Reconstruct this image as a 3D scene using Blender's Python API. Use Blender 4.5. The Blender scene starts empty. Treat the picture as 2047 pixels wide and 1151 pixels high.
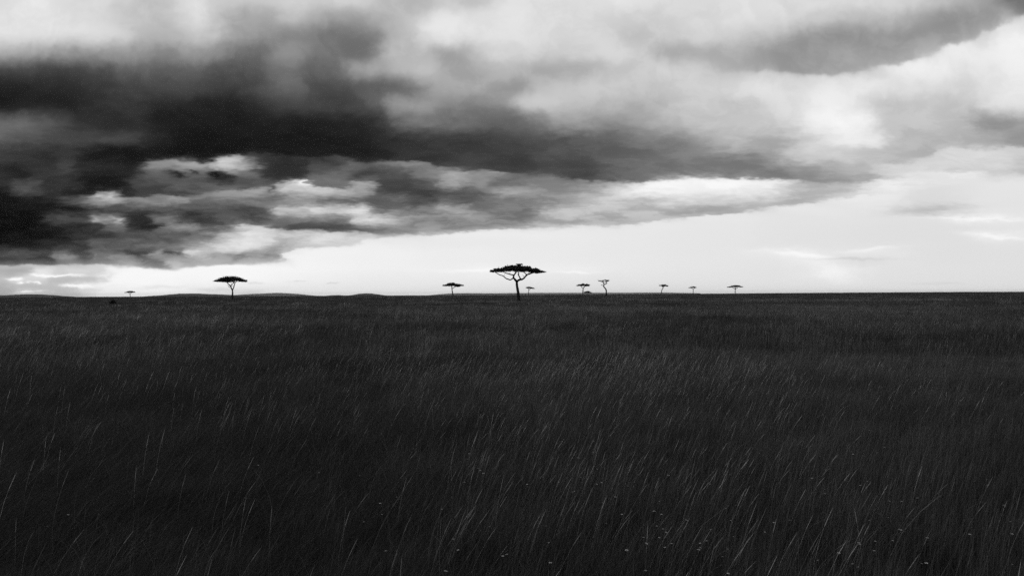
import bpy, math, random
import numpy as np
from mathutils import Vector, Matrix

SC = bpy.context.scene
COL = SC.collection
R = math.radians

# ------------------------------------------------------------------ camera
FPX = 1607.0            # focal length in photograph pixels (2047 wide)
EYE = 2.5               # metres above the plain
EYE_ROW = 586.0         # photograph row of eye level at the middle column
TILT = 8.0 / 2047.0     # horizon slope
cam_d = bpy.data.cameras.new('camera')
cam_d.sensor_width = 36.0
cam_d.lens = 36.0 * FPX / 2047.0
cam_d.clip_start = 0.1
cam_d.clip_end = 200000.0
cam = bpy.data.objects.new('camera', cam_d)
COL.objects.link(cam)
pitch = math.atan((EYE_ROW - 575.5) / FPX)
roll = -math.atan(TILT)
cam.matrix_world = (Matrix.Translation((0, 0, EYE)) @ Matrix.Rotation(R(90) + pitch, 4, 'X')
                    @ Matrix.Rotation(roll, 4, 'Z'))
SC.camera = cam
SC.render.resolution_x, SC.render.resolution_y = 1024, 575
SC.view_settings.view_transform = 'Standard'
SC.view_settings.look = 'None'
SC.view_settings.exposure = 0.0
SC.view_settings.gamma = 1.0
SC.view_settings.use_curve_mapping = False
SC.render.engine = 'CYCLES'
SC.cycles.use_adaptive_sampling = True
SC.cycles.adaptive_threshold = 0.01
SC.cycles.adaptive_min_samples = 80
SC.cycles.sample_clamp_direct = 1.0
SC.cycles.sample_clamp_indirect = 1.0
SC.cycles.use_denoising = False      # keep the fine grass; the remaining grain suits the photograph
SC.cycles.max_bounces = 2
SC.cycles.diffuse_bounces = 1
SC.cycles.glossy_bounces = 1
SC.cycles.transmission_bounces = 1
SC.cycles.transparent_max_bounces = 8
SC.cycles.volume_bounces = 0

SUN_EL, SUN_AZ = R(38), R(-20)          # behind the clouds, ahead and a little to the left

# ------------------------------------------------------------------ world: storm clouds over a clear horizon
# Tones of the cloud deck by direction (columns 64 px apart, rows as listed).
ROWS_Y = [0, 35, 70, 105, 140, 175, 210, 245, 280, 300, 318, 335, 352, 369, 386, 403, 420, 437,
          454, 471, 488, 505, 522, 540, 549, 560, 570, 578]
GRID = [
 [222,230,222,214,205,190,222,205,202, 210,195,212,190,185,198,195,222, 218,222,225,220,215,212,220,225, 215,220,212,208,200,180,160,120],
 [222,226,220,212,195,192,215,185,162, 185,165,165,172,195,226,224,224, 220,216,212,208,210,215,220,220, 205,195,190,180,165,148,155,205],
 [222,224,220,212,200,172,195,170,150, 130,125,120,160,195,222,222,222, 216,214,208,195,202,205,198,192, 160,150,148,150,152,160,205,240],
 [170,165,155,145,150,135,145,125,110, 148,115,115,165,185,165,190,212, 205,205,210,205,175,175,170,160, 150,155,160,165,190,230,232,238],
 [70,72,72,75,90,95,90,85,90, 115,95,145,165,185,165,165,182, 172,175,195,200,205,200,180,170, 160,165,180,230,238,225,225,235],
 [38,45,50,58,68,70,70,68,74, 95,78,85,100,125,160,165,155, 185,195,200,195,200,205,215,221, 212,228,228,222,215,210,225,230],
 [38,42,42,50,58,48,42,42,48, 65,65,75,105,150,130,130,150, 195,185,180,175,190,200,195,212, 222,235,215,195,200,195,215,220],
 [105,88,70,48,50,38,34,34,38, 40,40,45,65,115,105,105,108, 130,160,135,150,180,190,200,202, 222,245,235,192,195,185,150,160],
 [95,80,75,72,66,46,31,30,32, 32,34,38,46,56,60,64,70, 78,90,98,118,132,155,182,172, 198,220,232,190,182,182,175,145],
 [62,62,58,48,42,35,30,30,34, 33,33,36,45,55,58,62,68, 80,90,95,105,120,135,165,165, 195,210,200,185,180,215,205,195],
 [62,62,58,40,36,60,75,120,62, 45,52,75,62,62,65,62,64, 80,80,95,110,120,125,125,150, 185,200,195,185,205,215,215,200],
 [50,55,58,42,50,130,165,195,115, 55,70,115,100,130,105,100,70, 75,72,90,105,115,120,125,124, 150,165,180,215,215,205,210,190],
 [42,58,58,36,75,110,95,65,105, 70,95,75,75,100,145,165,105, 100,80,100,112,180,190,135,145, 140,150,170,205,228,232,205,210],
 [45,75,60,32,62,90,85,85,100, 185,100,90,72,78,120,130,110, 130,125,150,215,245,243,240,241, 180,172,222,232,226,228,230,231],
 [35,70,48,120,75,90,100,120,152, 195,185,165,85,75,80,90,158, 140,145,200,235,242,240,235,225, 185,190,215,230,222,225,230,231],
 [28,35,70,135,112,130,120,115,120, 120,130,110,80,80,78,100,120, 135,170,195,185,205,195,185,174, 175,215,236,234,218,222,230,230],
 [26,27,35,40,60,90,75,70,75, 205,180,200,90,85,120,130,118, 165,190,185,185,175,165,170,212, 230,230,230,215,205,215,230,230],
 [25,27,55,105,95,95,65,75,102, 130,105,175,195,140,125,140,128, 170,172,172,180,190,228,228,227, 227,228,227,225,225,236,238,234],
 [24,26,38,90,60,60,110,140,192, 95,82,90,120,130,160,150,155, 185,215,215,228,229,229,229,227, 226,226,225,224,224,225,228,230],
 [24,28,42,70,72,90,95,190,212, 205,200,195,180,200,228,230,230, 231,230,229,229,228,228,228,226, 225,225,224,224,224,226,238,236],
 [38,45,70,72,75,75,110,190,195, 200,205,200,225,228,230,230,230, 230,230,229,229,228,228,228,226, 226,226,225,225,225,225,228,228],
 [62,75,122,95,85,100,165,120,125, 225,240,240,238,236,234,234,232, 231,230,229,229,228,228,229,234, 238,230,232,230,225,225,226,226],
 [68,75,120,120,150,120,165,150,158, 240,242,240,238,236,234,234,232, 232,231,230,230,229,229,229,229, 234,225,223,228,226,226,227,227],
 [165,178,188,195,190,245,248,248,247, 244,242,240,238,237,236,240,236, 236,236,232,230,229,229,229,228, 231,236,234,228,228,228,228,228],
 [175,191,179,185,218,246,247,247,246,242,239,237,235,234,233,235,233,232,232,229,229,228,228,229,228,231,234,232,228,228,228,228,228],
 [185,205,170,175,246,248,246,247,245, 240,237,234,232,231,231,231,230, 229,228,227,228,228,228,229,229, 231,233,230,229,229,229,229,229],
 [177,196,182,180,241,246,241,239,237,234,232,230,229,228,227,227,226,225,225,224,225,225,226,227,227,229,230,229,229,229,229,229,229],
 [170,188,195,185,236,244,236,232,230, 228,228,227,226,225,224,224,223, 222,222,222,222,223,224,226,226, 227,228,228,229,229,229,230,230],
]
FINE = {  # closer sampling (32 px) of the broken layers at the left, from the left edge
 300: [66,62,60,55,62,50,38,34, 34,34,34,30,30,30,32,33, 36,34,32,34,33,33,36,38, 45,52,56,58,62,64,66,67],
 318: [62,58,55,50,60,40,34,36, 33,36,75,65,85,55,165,130, 60,58,50,55,55,70,70,50, 50,60,58,62,66,66,66,66],
 335: [48,42,55,55,68,50,48,46, 42,70,135,140,160,155,200,178, 115,55,50,52,78,70,100,88, 100,120,130,115,115,100,78,72],
 352: [52,40,52,55,55,48,32,36, 48,78,100,68,95,82,52,95, 95,60,60,75,105,112,82,72, 78,78,105,125,150,165,130,145],
 369: [48,78,85,58,55,45,32,32, 45,72,72,88,85,90,90,88, 95,150,188,208,105,105,125,160, 75,75,80,110,160,130,150,115],
 386: [30,55,70,52,45,40,120,130, 60,78,80,72,95,118,140,145, 158,142,185,195,200,190,165,130, 78,75,72,75,82,92,100,130],
 403: [26,28,30,42,80,125,155,150, 130,132,140,150,118,118,125,122, 118,108,118,135,112,110,105,100, 105,100,82,80,100,100,108,125],
 420: [24,26,28,30,34,45,62,70, 72,75,75,80,72,80,76,70, 82,140,205,195,208,198,222,140, 108,130,115,125,170,165,125,120],
 437: [24,25,28,45,68,65,132,135, 85,50,110,75,62,72,85,105, 85,90,98,112,115,100,165,212],
 454: [23,24,25,30,40,52,65,95, 48,42,95,128,138,88,100,190, 205,150,95,90,88,95,98,118],
 471: [23,24,25,28,36,54,60,75, 92,88,92,105,92,125,168,190, 225,208,195,198,212,205,200,200],
 488: [28,32,40,52,60,65,90,80, 95,100,100,125,162,195,222,222, 220,200,180,188,196,202,208,225],
 505: [74,80,72,72,132,84,122,128, 78,70,160,80,205,165,150,132, 150,145,185,232,238,238,238,237],
 522: [60,56,60,72,105,110,115,138, 150,125,120,175,155,168,165,175, 185,190,215,242,241,240,239,238],
 540: [170,168,180,178,188,192,200,208, 212,242,205,225,240,246,248,248],
 549: [160,155,180,228,200,210,205,235, 246,247],
 560: [180,192,212,195,178,180,185,246, 248,248],
 570: [165,180,175,180,180,215,240,246, 247,248],
 578: [160,175,195,180,182,200,225,240, 240,244],
}
EDGES = [  # crisp undersides of cloud shelves: (points, first column, last column, push, sharpness)
 ([(0,529),(100,529),(200,528),(288,537),(350,539),(400,535),(450,530),(512,527.5),(572,521),(586,503),
   (604,494),(662,492),(725,492),(745,480),(812,471),(862,471),(902,465),(950,460),(1024,457.5),(1099,452.5),(1119,456.5),
   (1144,455),(1174,451),(1216,452),(1274,447),(1324,440),(1399,432.5),(1449,429),(1486,421),(1536,416),(1598,409),
   (1648,402),(1711,395),(1786,387),(1861,375),(1911,367)], -60, 1900, 9.0, 3.0),
 ([(300,322),(350,317),(400,320),(450,315),(487,311),(512,306),(587,312),(662,315),(737,322),(837,325),(900,334),
   (975,340),(1024,349),(1099,353),(1174,362),(1249,361),(1336,359),(1381,352),(1424,357),(1536,355),(1586,357),
   (1611,367),(1661,367),(1736,360),(1786,355),(1848,347),(1936,342),(2036,347)], 290, 2120, 9.0, 5.0),
 ([(1420,139),(1536,142),(1586,145),(1661,150),(1711,145),(1761,131),(1798,130),(1848,112),(1961,77),(2011,45),(2047,27)],
   1430, 2200, 12.0, 5.0),
 ([(150,398),(175,393),(185,387),(200,384),(226,386),(236,396),(256,398),(293,392),(321,390),(393,390),(425,384),(468,380),
   (506,374),(525,372),(545,366),(590,366),(598,361),(615,361),(624,372),(660,376),(690,375),(715,365),(730,362),(745,370)], 165, 735, 5.0, 3.0),
 ([(425,456),(448,455.6),(468,452),(493,447),(512,450),(537,455),(574,458.7),(637,457.5),(674,462),(724,465),(768,470)], 430, 760, 6.0, 3.0),
 ([(200,506),(230,508),(256,508.7),(287,510),(308,506),(331,505),(353,505),(366,501),(393,500.6),(403,503.7),(437,505),(456,507.5),(487,508.7),(512,507)], 205, 505, 5.0, 2.5),
 ([(1700,335),(1786,327),(1861,312),(1911,292),(1981,302),(2047,297)], 1760, 2150, 9.0, 5.0),
]

WISPS = [  # thin streaks, scud and small openings: (column, row, half length, half height, change of tone, slope)
 (1590,508,60,5,.05,.12),(1745,499,55,4,.055,-.08),(1690,517.5,75,2.4,-.06,0),(1650,527,60,10,.035,.15),(1675,548,38,14,.045,.2),(1950,436,110,4,.055,.02),
 (2000,473,70,4,.055,.08),(1860,420,90,8,-.07,-.06),(1150,545.5,45,2.4,.05,0),(960,541,90,3,.035,0),(1870,566,60,2.5,-.03,0),
 (440,578,45,4,-.08,0),(505,584,35,4,-.07,0),(600,562,13,2,-.07,0),(665,565,12,2,-.09,0),(502,567,15,2,-.07,0),(320,573,40,3,-.06,-.05),
 (32,557,16,2.6,.28,0),(42,564,9,2.6,.28,0),(70,564,9,2.6,.22,0),(125,550,50,2.6,.25,0),(152,571,24,4,.25,.1),(60,581,22,2,.2,-.05),
 (357,351,12,6,-.10,0),(392,345,8,5,-.14,0),(436,349,8,8,-.12,0),(466,351,15,8,-.10,0),(541,376,9,6,-.22,.3),
 (207,392,15,7,.16,0),(195,441,10,8,.12,0),(236,440,12,9,.16,0),(612,366,9,6,.12,0),(1660,224,20,14,.02,.3),
]

world = bpy.data.worlds.new('World')
SC.world = world
world.use_nodes = True
NT = world.node_tree
NT.nodes.clear()

class NB:
    """small helper for building scalar node networks"""
    def __init__(self, nt): self.nt = nt
    def new(self, t, **kw):
        n = self.nt.nodes.new(t)
        for k, v in kw.items(): setattr(n, k, v)
        return n
    def put(self, sock, v):
        if hasattr(v, 'is_output'): self.nt.links.new(v, sock)
        else: sock.default_value = v
    def m(self, op, a, b=None, c=None, clamp=False):
        n = self.new('ShaderNodeMath', operation=op, use_clamp=clamp)
        self.put(n.inputs[0], a)
        if b is not None: self.put(n.inputs[1], b)
        if c is not None: self.put(n.inputs[2], c)
        return n.outputs[0]
    def add(self, a, b): return self.m('ADD', a, b)
    def sub(self, a, b): return self.m('SUBTRACT', a, b)
    def mul(self, a, b): return self.m('MULTIPLY', a, b)
    def div(self, a, b): return self.m('DIVIDE', a, b)
    def mad(self, a, b, c): return self.m('MULTIPLY_ADD', a, b, c)
    def mn(self, a, b): return self.m('MINIMUM', a, b)
    def mx(self, a, b): return self.m('MAXIMUM', a, b)
    def step(self, v, a, b, lo=0.0, hi=1.0):
        n = self.new('ShaderNodeMapRange', interpolation_type='SMOOTHSTEP')
        self.put(n.inputs['Value'], v)
        n.inputs['From Min'].default_value = a; n.inputs['From Max'].default_value = b
        n.inputs['To Min'].default_value = lo; n.inputs['To Max'].default_value = hi
        return n.outputs['Result']
    def lerp(self, f, a, b):
        n = self.new('ShaderNodeMix', data_type='FLOAT', clamp_factor=True)
        self.put(n.inputs[0], f); self.put(n.inputs[2], a); self.put(n.inputs[3], b)
        return n.outputs[0]
    def xyz(self, a, b, c=0.0):
        n = self.new('ShaderNodeCombineXYZ')
        for s, v in zip(n.inputs, (a, b, c)): self.put(s, v)
        return n.outputs[0]
    def noise(self, vec, scale, detail=4, rough=0.5, dist=0.0, color=False, dims='2D'):
        n = self.new('ShaderNodeTexNoise', noise_dimensions=dims)
        self.put(n.inputs['Vector'], vec)
        n.inputs['Scale'].default_value = scale
        n.inputs['Detail'].default_value = detail
        n.inputs['Roughness'].default_value = rough
        n.inputs['Distortion'].default_value = dist
        return n.outputs['Color' if color else 'Fac']
    def curve(self, v, pts, handle='AUTO_CLAMPED'):
        n = self.new('ShaderNodeFloatCurve')
        mp = n.mapping
        mp.use_clip = False
        c = mp.curves[0]
        pts = sorted(pts)
        c.points[0].location = pts[0]
        c.points[1].location = pts[-1]
        for p in pts[1:-1]: c.points.new(p[0], p[1])
        for p in c.points: p.handle_type = handle
        mp.update()
        self.put(n.inputs['Value'], v)
        return n.outputs[0]

def build_world():
    b = NB(NT)
    tc = b.new('ShaderNodeTexCoord')
    sep = b.new('ShaderNodeSeparateXYZ')
    NT.links.new(tc.outputs['Generated'], sep.inputs[0])
    x, y, z = sep.outputs
    yy = b.mx(y, 0.05)
    u = b.div(x, yy)                      # tangent of bearing from north
    v = b.div(z, yy)                      # tangent of height above eye level
    # photograph-like units: px east of north (0 at the left of the view), rows below a fixed height
    px = b.mad(u, FPX, 1023.5)
    py = b.sub(EYE_ROW, b.mul(b.mad(u, TILT, v), FPX))
    # turbulence, stretched sideways because the layers are seen edge-on
    flat = b.step(py, 150.0, 560.0, 0.006, 0.016)
    cw = b.xyz(b.mul(px, 0.006), b.mul(py, flat))
    sx1 = b.new('ShaderNodeSeparateColor'); b.put(sx1.inputs[0], b.noise(cw, 1.3, 4, 0.55, color=True))
    cf = b.xyz(b.mul(px, 0.010), b.mul(py, b.step(py, 200.0, 520.0, 0.011, 0.022)))
    sx2 = b.new('ShaderNodeSeparateColor'); b.put(sx2.inputs[0], b.noise(cf, 3.4, 4, 0.56, color=True))
    amp = b.step(py, 300.0, 560.0, 1.0, 0.5)
    wx = b.add(b.mul(b.sub(sx1.outputs[0], 0.5), 56.0), b.mul(b.sub(sx2.outputs[0], 0.5), b.step(py, 60.0, 400.0, 20.0, 40.0)))
    wy = b.mul(amp, b.add(b.mul(b.sub(sx1.outputs[1], 0.5), 24.0), b.mul(b.sub(sx2.outputs[1], 0.5), b.step(py, 60.0, 400.0, 12.0, 18.0))))
    pxw = b.add(px, wx)
    pyw = b.add(py, wy)
    S0, SR = -200.0, 2447.0
    s = b.m('DIVIDE', b.sub(pxw, S0), SR, clamp=True)
    # sharpen the undersides
    off = None
    for pts, xa, xb, push, eps in EDGES:
        e = b.curve(s, [((p[0] - S0) / SR, p[1] / 700.0) for p in [(S0, pts[0][1])] + pts + [(S0 + SR, pts[-1][1])]], 'VECTOR')
        d = b.sub(b.add(py, b.mul(wy, 0.8)), b.mul(e, 700.0))
        win = b.mul(b.step(pxw, xa - 30.0, xa + 30.0), b.step(pxw, xb - 30.0, xb + 30.0, 1.0, 0.0))
        g = b.m('EXPONENT', b.mul(b.mul(d, d), -1.0 / (24.0 * 24.0)))
        o = b.mul(b.mul(b.m('TANH', b.div(d, eps)), b.mul(g, push)), win)
        # close to a crisp edge the soft turbulence must not blur it
        o = b.sub(o, b.mul(b.mul(wy, 0.2), b.mul(g, win)))
        off = o if off is None else b.add(off, o)
    pye = b.add(pyw, off)
    t = b.m('DIVIDE', b.add(pye, 40.0), 700.0, clamp=True)
    # tone lookup: smooth in both directions
    ys = np.array(ROWS_Y, float)
    n = len(ys)
    dense = np.arange(-40, 661, 4.0)
    def card(i):
        f = np.zeros(n); f[i] = 1
        m = np.zeros(n)
        for k in range(1, n - 1):
            m[k] = (f[k + 1] - f[k - 1]) / (ys[k + 1] - ys[k - 1])
        out = []
        for Y in dense:
            Yc = min(max(Y, ys[0]), ys[-1])
            k = min(max(int(np.searchsorted(ys, Yc, 'right') - 1), 0), n - 2)
            h = ys[k + 1] - ys[k]; q = (Yc - ys[k]) / h
            out.append((2*q**3-3*q*q+1)*f[k] + (q**3-2*q*q+q)*h*m[k]*0.6 + (-2*q**3+3*q*q)*f[k+1] + (q**3-q*q)*h*m[k+1]*0.6)
        return np.array(out)
    tone = None
    for i, row in enumerate(GRID):
        assert len(row) == 33, (i, len(row))
        w = card(i)
        nz = np.where(np.abs(w) > 1e-4)[0]
        lo, hi = max(nz[0] - 1, 0), min(nz[-1] + 1, len(dense) - 1)
        wp = [((dense[k] + 40) / 700.0, float(w[k])) for k in range(lo, hi + 1)]
        if wp[0][0] > 0: wp.insert(0, (0.0, float(w[0]) if lo == 0 else 0.0))
        if wp[-1][0] < 1: wp.append((1.0, float(w[-1]) if hi == len(dense) - 1 else 0.0))
        wc = b.curve(t, wp, 'VECTOR')
        cols = {k * 64.0: val for k, val in enumerate(row)}
        cols.update({k * 32.0: val for k, val in enumerate(FINE.get(ROWS_Y[i], []))})
        cols[S0] = cols[0.0]; cols[S0 + SR] = cols[2048.0]
        rc = b.curve(s, [((k - S0) / SR, val / 255.0) for k, val in sorted(cols.items())], 'AUTO_CLAMPED')
        tone = b.mul(wc, rc) if tone is None else b.mad(wc, rc, tone)
    # billows: fine lights and darks inside the cloud, none in the clear strip
    e1 = b.mul(b.curve(s, [((p[0] - S0) / SR, p[1] / 700.0) for p in [(S0, 529)] + EDGES[0][0] + [(2047, 345), (S0 + SR, 345)]], 'VECTOR'), 700.0)
    cloud = b.step(b.sub(pyw, e1), -14.0, 4.0, 1.0, 0.0)
    cb = b.xyz(b.mad(px, 0.012, b.mul(wx, 0.012)), b.mad(pyw, b.step(py, 200.0, 520.0, 0.015, 0.032), 3.7))
    bil = b.noise(cb, 1.0, 6, 0.6, 0.2)
    mid = b.mul(b.mul(tone, b.sub(1.12, tone)), 4.0)
    bil = b.step(bil, 0.36, 0.64)
    tone = b.mad(b.mul(b.mul(b.sub(bil, 0.5), b.step(py, 330.0, 440.0, 0.035, 0.085)), mid), cloud, tone)
    for cx, cy, rx, ry, dv, sl in WISPS:
        dx = b.mul(b.sub(b.mad(wx, 1.2, px), cx), 1.0 / rx)
        dy = b.mul(b.sub(b.mad(dx, -sl * rx, b.mad(wy, 0.9, py)), cy), 1.0 / ry)
        q = b.m('EXPONENT', b.mul(b.mad(dx, dx, b.mul(dy, dy)), -1.0))
        tone = b.mad(q, dv, tone)
    # the deck elsewhere: the same broken storm cloud, without the particular shapes seen ahead
    zz = b.add(b.mx(z, 0.0), 0.13)
    plane = b.xyz(b.div(x, zz), b.div(y, zz))
    n1 = b.noise(plane, 0.55, 7, 0.55, 0.4)
    gen = b.step(n1, 0.30, 0.68, 0.22, 0.90)
    gen = b.lerp(b.step(z, 0.02, 0.14), 0.88, gen)
    rag = b.mul(b.sub(sx1.outputs[2], 0.5), 0.16)
    inside = b.mul(b.mul(b.step(b.add(b.m('ABSOLUTE', u), rag), 0.68, 0.90, 1.0, 0.0), b.step(b.add(v, rag), 0.395, 0.50, 1.0, 0.0)),
                   b.step(y, 0.1, 0.3))
    tone = b.lerp(inside, gen, tone)
    lin = b.m('POWER', b.mn(b.mx(tone, 0.005), 0.985), 2.22)
    # clear air below the deck: Nishita sky, in grey
    sky = b.new('ShaderNodeTexSky', sky_type='NISHITA')
    sky.sun_disc = False
    sky.sun_elevation = SUN_EL
    sky.sun_rotation = SUN_AZ
    sky.air_density = 1.0; sky.dust_density = 1.2; sky.ozone_density = 1.0
    bw = b.new('ShaderNodeRGBToBW'); NT.links.new(sky.outputs[0], bw.inputs[0])
    clear = b.mul(b.mul(b.sub(1.0, cloud), inside), 0.12)
    rad = b.lerp(clear, b.mul(lin, 10.0), b.mn(bw.outputs[0], 10.0))
    bg = b.new('ShaderNodeBackground')
    bg.inputs['Strength'].default_value = 0.1
    NT.links.new(rad, bg.inputs['Color'])
    out = b.new('ShaderNodeOutputWorld')
    NT.links.new(bg.outputs[0], out.inputs[0])
build_world()
world.cycles.sampling_method = 'MANUAL'
world.cycles.sample_map_resolution = 512

sun_d = bpy.data.lights.new('sun', 'SUN')
sun_d.energy = 0.5
sun_d.angle = R(20)
sun_d.color = (1, 1, 1)
sun = bpy.data.objects.new('sun', sun_d)
COL.objects.link(sun)
sd = Vector((math.sin(SUN_AZ) * math.cos(SUN_EL), math.cos(SUN_AZ) * math.cos(SUN_EL), math.sin(SUN_EL)))
sun.rotation_euler = sd.to_track_quat('Z', 'Y').to_euler()
sun.location = (0, 0, 60)

# ------------------------------------------------------------------ materials (a black-and-white photograph: greys only)
def mat(name, lo, hi, scale=1.0, rough=0.9, transl=0.0, spec=0.15, per_inst=0.0, detail=4, patch=None, axis=None, tone=False):
    """grey material: albedo between lo and hi by 3D noise in world space"""
    m = bpy.data.materials.new(name)
    m.use_nodes = True
    nt = m.node_tree
    b = NB(nt)
    bs = nt.nodes['Principled BSDF']
    geo = b.new('ShaderNodeNewGeometry')
    vec = geo.outputs['Position']
    if axis:
        mp = b.new('ShaderNodeMapping'); nt.links.new(vec, mp.inputs[0]); mp.inputs['Scale'].default_value = axis
        vec = mp.outputs[0]
    f = b.step(b.noise(vec, scale, detail, 0.6, dims='3D'), 0.3, 0.7)
    if per_inst:
        oi = b.new('ShaderNodeObjectInfo')
        f = b.lerp(per_inst, f, oi.outputs['Random'])
    val = b.lerp(f, lo, hi)
    if patch:
        g = b.step(b.noise(geo.outputs['Position'], patch[0], 3, 0.5, dims='3D'), 0.35, 0.66, patch[1], patch[2])
        val = b.mul(val, g)
    if tone:
        ta = b.new('ShaderNodeAttribute', attribute_name='tone')
        val = b.mul(val, ta.outputs['Fac'])
    rgb = b.new('ShaderNodeCombineColor')
    for k in range(3): nt.links.new(val, rgb.inputs[k])
    nt.links.new(rgb.outputs[0], bs.inputs['Base Color'])
    bs.inputs['Roughness'].default_value = rough
    bs.inputs['Specular IOR Level'].default_value = spec
    if transl:
        tr = b.new('ShaderNodeBsdfTranslucent')
        nt.links.new(rgb.outputs[0], tr.inputs[0])
        mx = b.new('ShaderNodeMixShader'); mx.inputs[0].default_value = transl
        nt.links.new(bs.outputs[0], mx.inputs[1]); nt.links.new(tr.outputs[0], mx.inputs[2])
        nt.links.new(mx.outputs[0], nt.nodes['Material Output'].inputs[0])
    return m

M_GROUND = mat('dark_soil_and_litter', 0.030, 0.055, 0.35, patch=(0.02, 0.8, 1.2))
M_BLADE = mat('grass_blade', 0.048, 0.100, 0.6, rough=0.85, transl=0.25, per_inst=0.3, patch=(0.045, 0.75, 1.35), tone=True)
M_STALK = mat('dry_grass_stalk', 0.11, 0.36, 0.8, rough=0.7, transl=0.2, per_inst=0.6, patch=(0.06, 0.6, 1.5), tone=True)
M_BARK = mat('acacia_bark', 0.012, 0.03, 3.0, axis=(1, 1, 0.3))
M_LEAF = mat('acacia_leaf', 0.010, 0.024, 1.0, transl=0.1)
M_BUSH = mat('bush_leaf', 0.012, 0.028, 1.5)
M_HILL = mat('hill_scrub', 0.02, 0.04, 0.02)
M_PETAL = mat('white_petal', 0.35, 0.65, 40.0, rough=0.6, transl=0.2)

def mesh_obj(name, verts, faces, material, parent=None, smooth=False):
    me = bpy.data.meshes.new(name)
    me.from_pydata(verts, [], faces)
    me.materials.append(material)
    if smooth: me.polygons.foreach_set('use_smooth', [True] * len(me.polygons))
    me.update()
    o = bpy.data.objects.new(name, me)
    COL.objects.link(o)
    o.parent = parent
    return o

def tag(o, label=None, cat=None, group=None, kind=None):
    for k, v in (('label', label), ('category', cat), ('group', group), ('kind', kind)):
        if v: o[k] = v
    return o

# ------------------------------------------------------------------ terrain
def sstep(a, b, v):
    t = np.clip((np.asarray(v, float) - a) / (b - a), 0, 1)
    return t * t * (3 - 2 * t)
_TD = np.array([-1e6, 0, 200, 260, 340, 450, 560, 660, 1000, 2000, 5000, 30000, 60000.])
_TZ = np.array([0, 0, -0.05, 0.0, 0.30, 0.66, 0.78, 0.55, -1.4, -9, -22, -105, -170.])
def terrain(x, y):
    x = np.asarray(x, float); y = np.asarray(y, float)
    d = y + 0.0
    z = np.interp(d, _TD, _TZ)
    u = x / np.maximum(np.abs(y), 60.0)
    z = z + 1.05 * sstep(-0.1, 0.62, u) * sstep(240, 520, d) * (1 - sstep(700, 3000, d))
    near = sstep(20, 90, np.hypot(x, y)) * (1 - sstep(380, 520, d))
    z = z + near * (0.16 * np.sin(x / 23.0 + 1.3) * np.sin(y / 31.0 + 0.4) + 0.10 * np.sin(x / 57 + y / 44.0))
    return z

def graded(lims, counts):
    out = []
    for (a, c), n in zip(lims, counts): out += list(np.linspace(a, c, n, endpoint=False))
    out.append(lims[-1][1]); return np.array(out)
gx = graded([(0, 60), (60, 500), (500, 3000), (3000, 70000)], [20, 36, 20, 12])
gx = np.concatenate([-gx[:0:-1], gx])
gy = np.concatenate([[-70000, -5000, -500, -60], graded([(-20, 60), (60, 700), (700, 3000), (3000, 70000)], [30, 70, 20, 14])])
XX, YY = np.meshgrid(gx, gy)
ZZ = terrain(XX, YY)
nx, ny = len(gx), len(gy)
gverts = np.stack([XX, YY, ZZ], -1).reshape(-1, 3).tolist()
gfaces = [(j * nx + i, j * nx + i + 1, (j + 1) * nx + i + 1, (j + 1) * nx + i) for j in range(ny - 1) for i in range(nx - 1)]
ground = mesh_obj('ground', gverts, gfaces, M_GROUND, smooth=True)
tag(ground, 'flat dark savanna plain stretching to the horizon', kind='structure')

def eye_row(px): return EYE_ROW - (px - 1023.5) * TILT
def at(px, py, d):
    """world point at distance d north that is seen at that spot of the photograph"""
    return np.array([(px - 1023.5) * d / FPX, d, EYE - (py - eye_row(px)) * d / FPX])

def hill(pts, d, depth, label, seed):
    """a ridge with the given skyline (photograph px) at distance d, falling away front and back"""
    rng = np.random.default_rng(seed)
    pts = sorted(pts)
    xs = np.linspace(pts[0][0], pts[-1][0], 70)
    ys_ = np.interp(xs, [p[0] for p in pts], [p[1] for p in pts])
    ker = np.array([1, 2, 3, 2, 1.]) / 9
    ys_ = np.convolve(np.pad(ys_, 2, mode='edge'), ker, 'valid')
    verts, faces = [], []
    K = 13
    for k in range(K):
        q = -1 + 2 * k / (K - 1)
        prof = math.cos(q * math.pi / 2) ** 1.3
        for i in range(len(xs)):
            p = at(xs[i], ys_[i], d)
            base = terrain(p[0], d) - 3
            zz = base + (p[2] - base) * prof + (rng.normal(0, 0.012) * (p[2] - base)) * prof
            verts.append((p[0] * (1 + q * depth / d), d + q * depth, float(zz)))
    n = len(xs)
    for k in range(K - 1):
        for i in range(n - 1):
            faces.append((k * n + i, k * n + i + 1, (k + 1) * n + i + 1, (k + 1) * n + i))
    o = mesh_obj('hill', verts, faces, M_HILL, smooth=True)
    tag(o, label, kind='structure')
    return o
hill([(-120, 594), (-60, 591.5), (0, 590.4), (30, 589), (60, 588), (82, 588.2), (110, 590), (132, 592), (142, 592.3), (165, 594.5)], 2300, 260,
     'long low dark hill at the far left of the skyline', 1)
hill([(270, 594.5), (285, 592.3), (320, 590.3), (345, 588), (366, 586.4), (378, 586.6), (386, 586.2), (412, 587.2), (440, 588.3), (470, 589.6), (520, 592), (560, 594)], 2500, 300,
     'broad low dark hill left of the second largest tree', 2)
hill([(640, 592.5), (662, 590), (678, 589.5), (690, 590.6), (702, 590), (714, 587.6), (724, 586.6), (733, 586), (744, 586.8), (757, 588.2), (770, 590.2), (790, 592.5)], 3000, 150,
     'small dark rounded hill on the skyline', 3)
hill([(430, 592), (470, 589.5), (500, 587.5), (530, 586.2), (553, 585.2), (575, 586), (600, 587.8), (620, 589.8), (640, 592)], 21000, 2200,
     'faint grey far hill right of the broad dark hill', 4)
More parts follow.
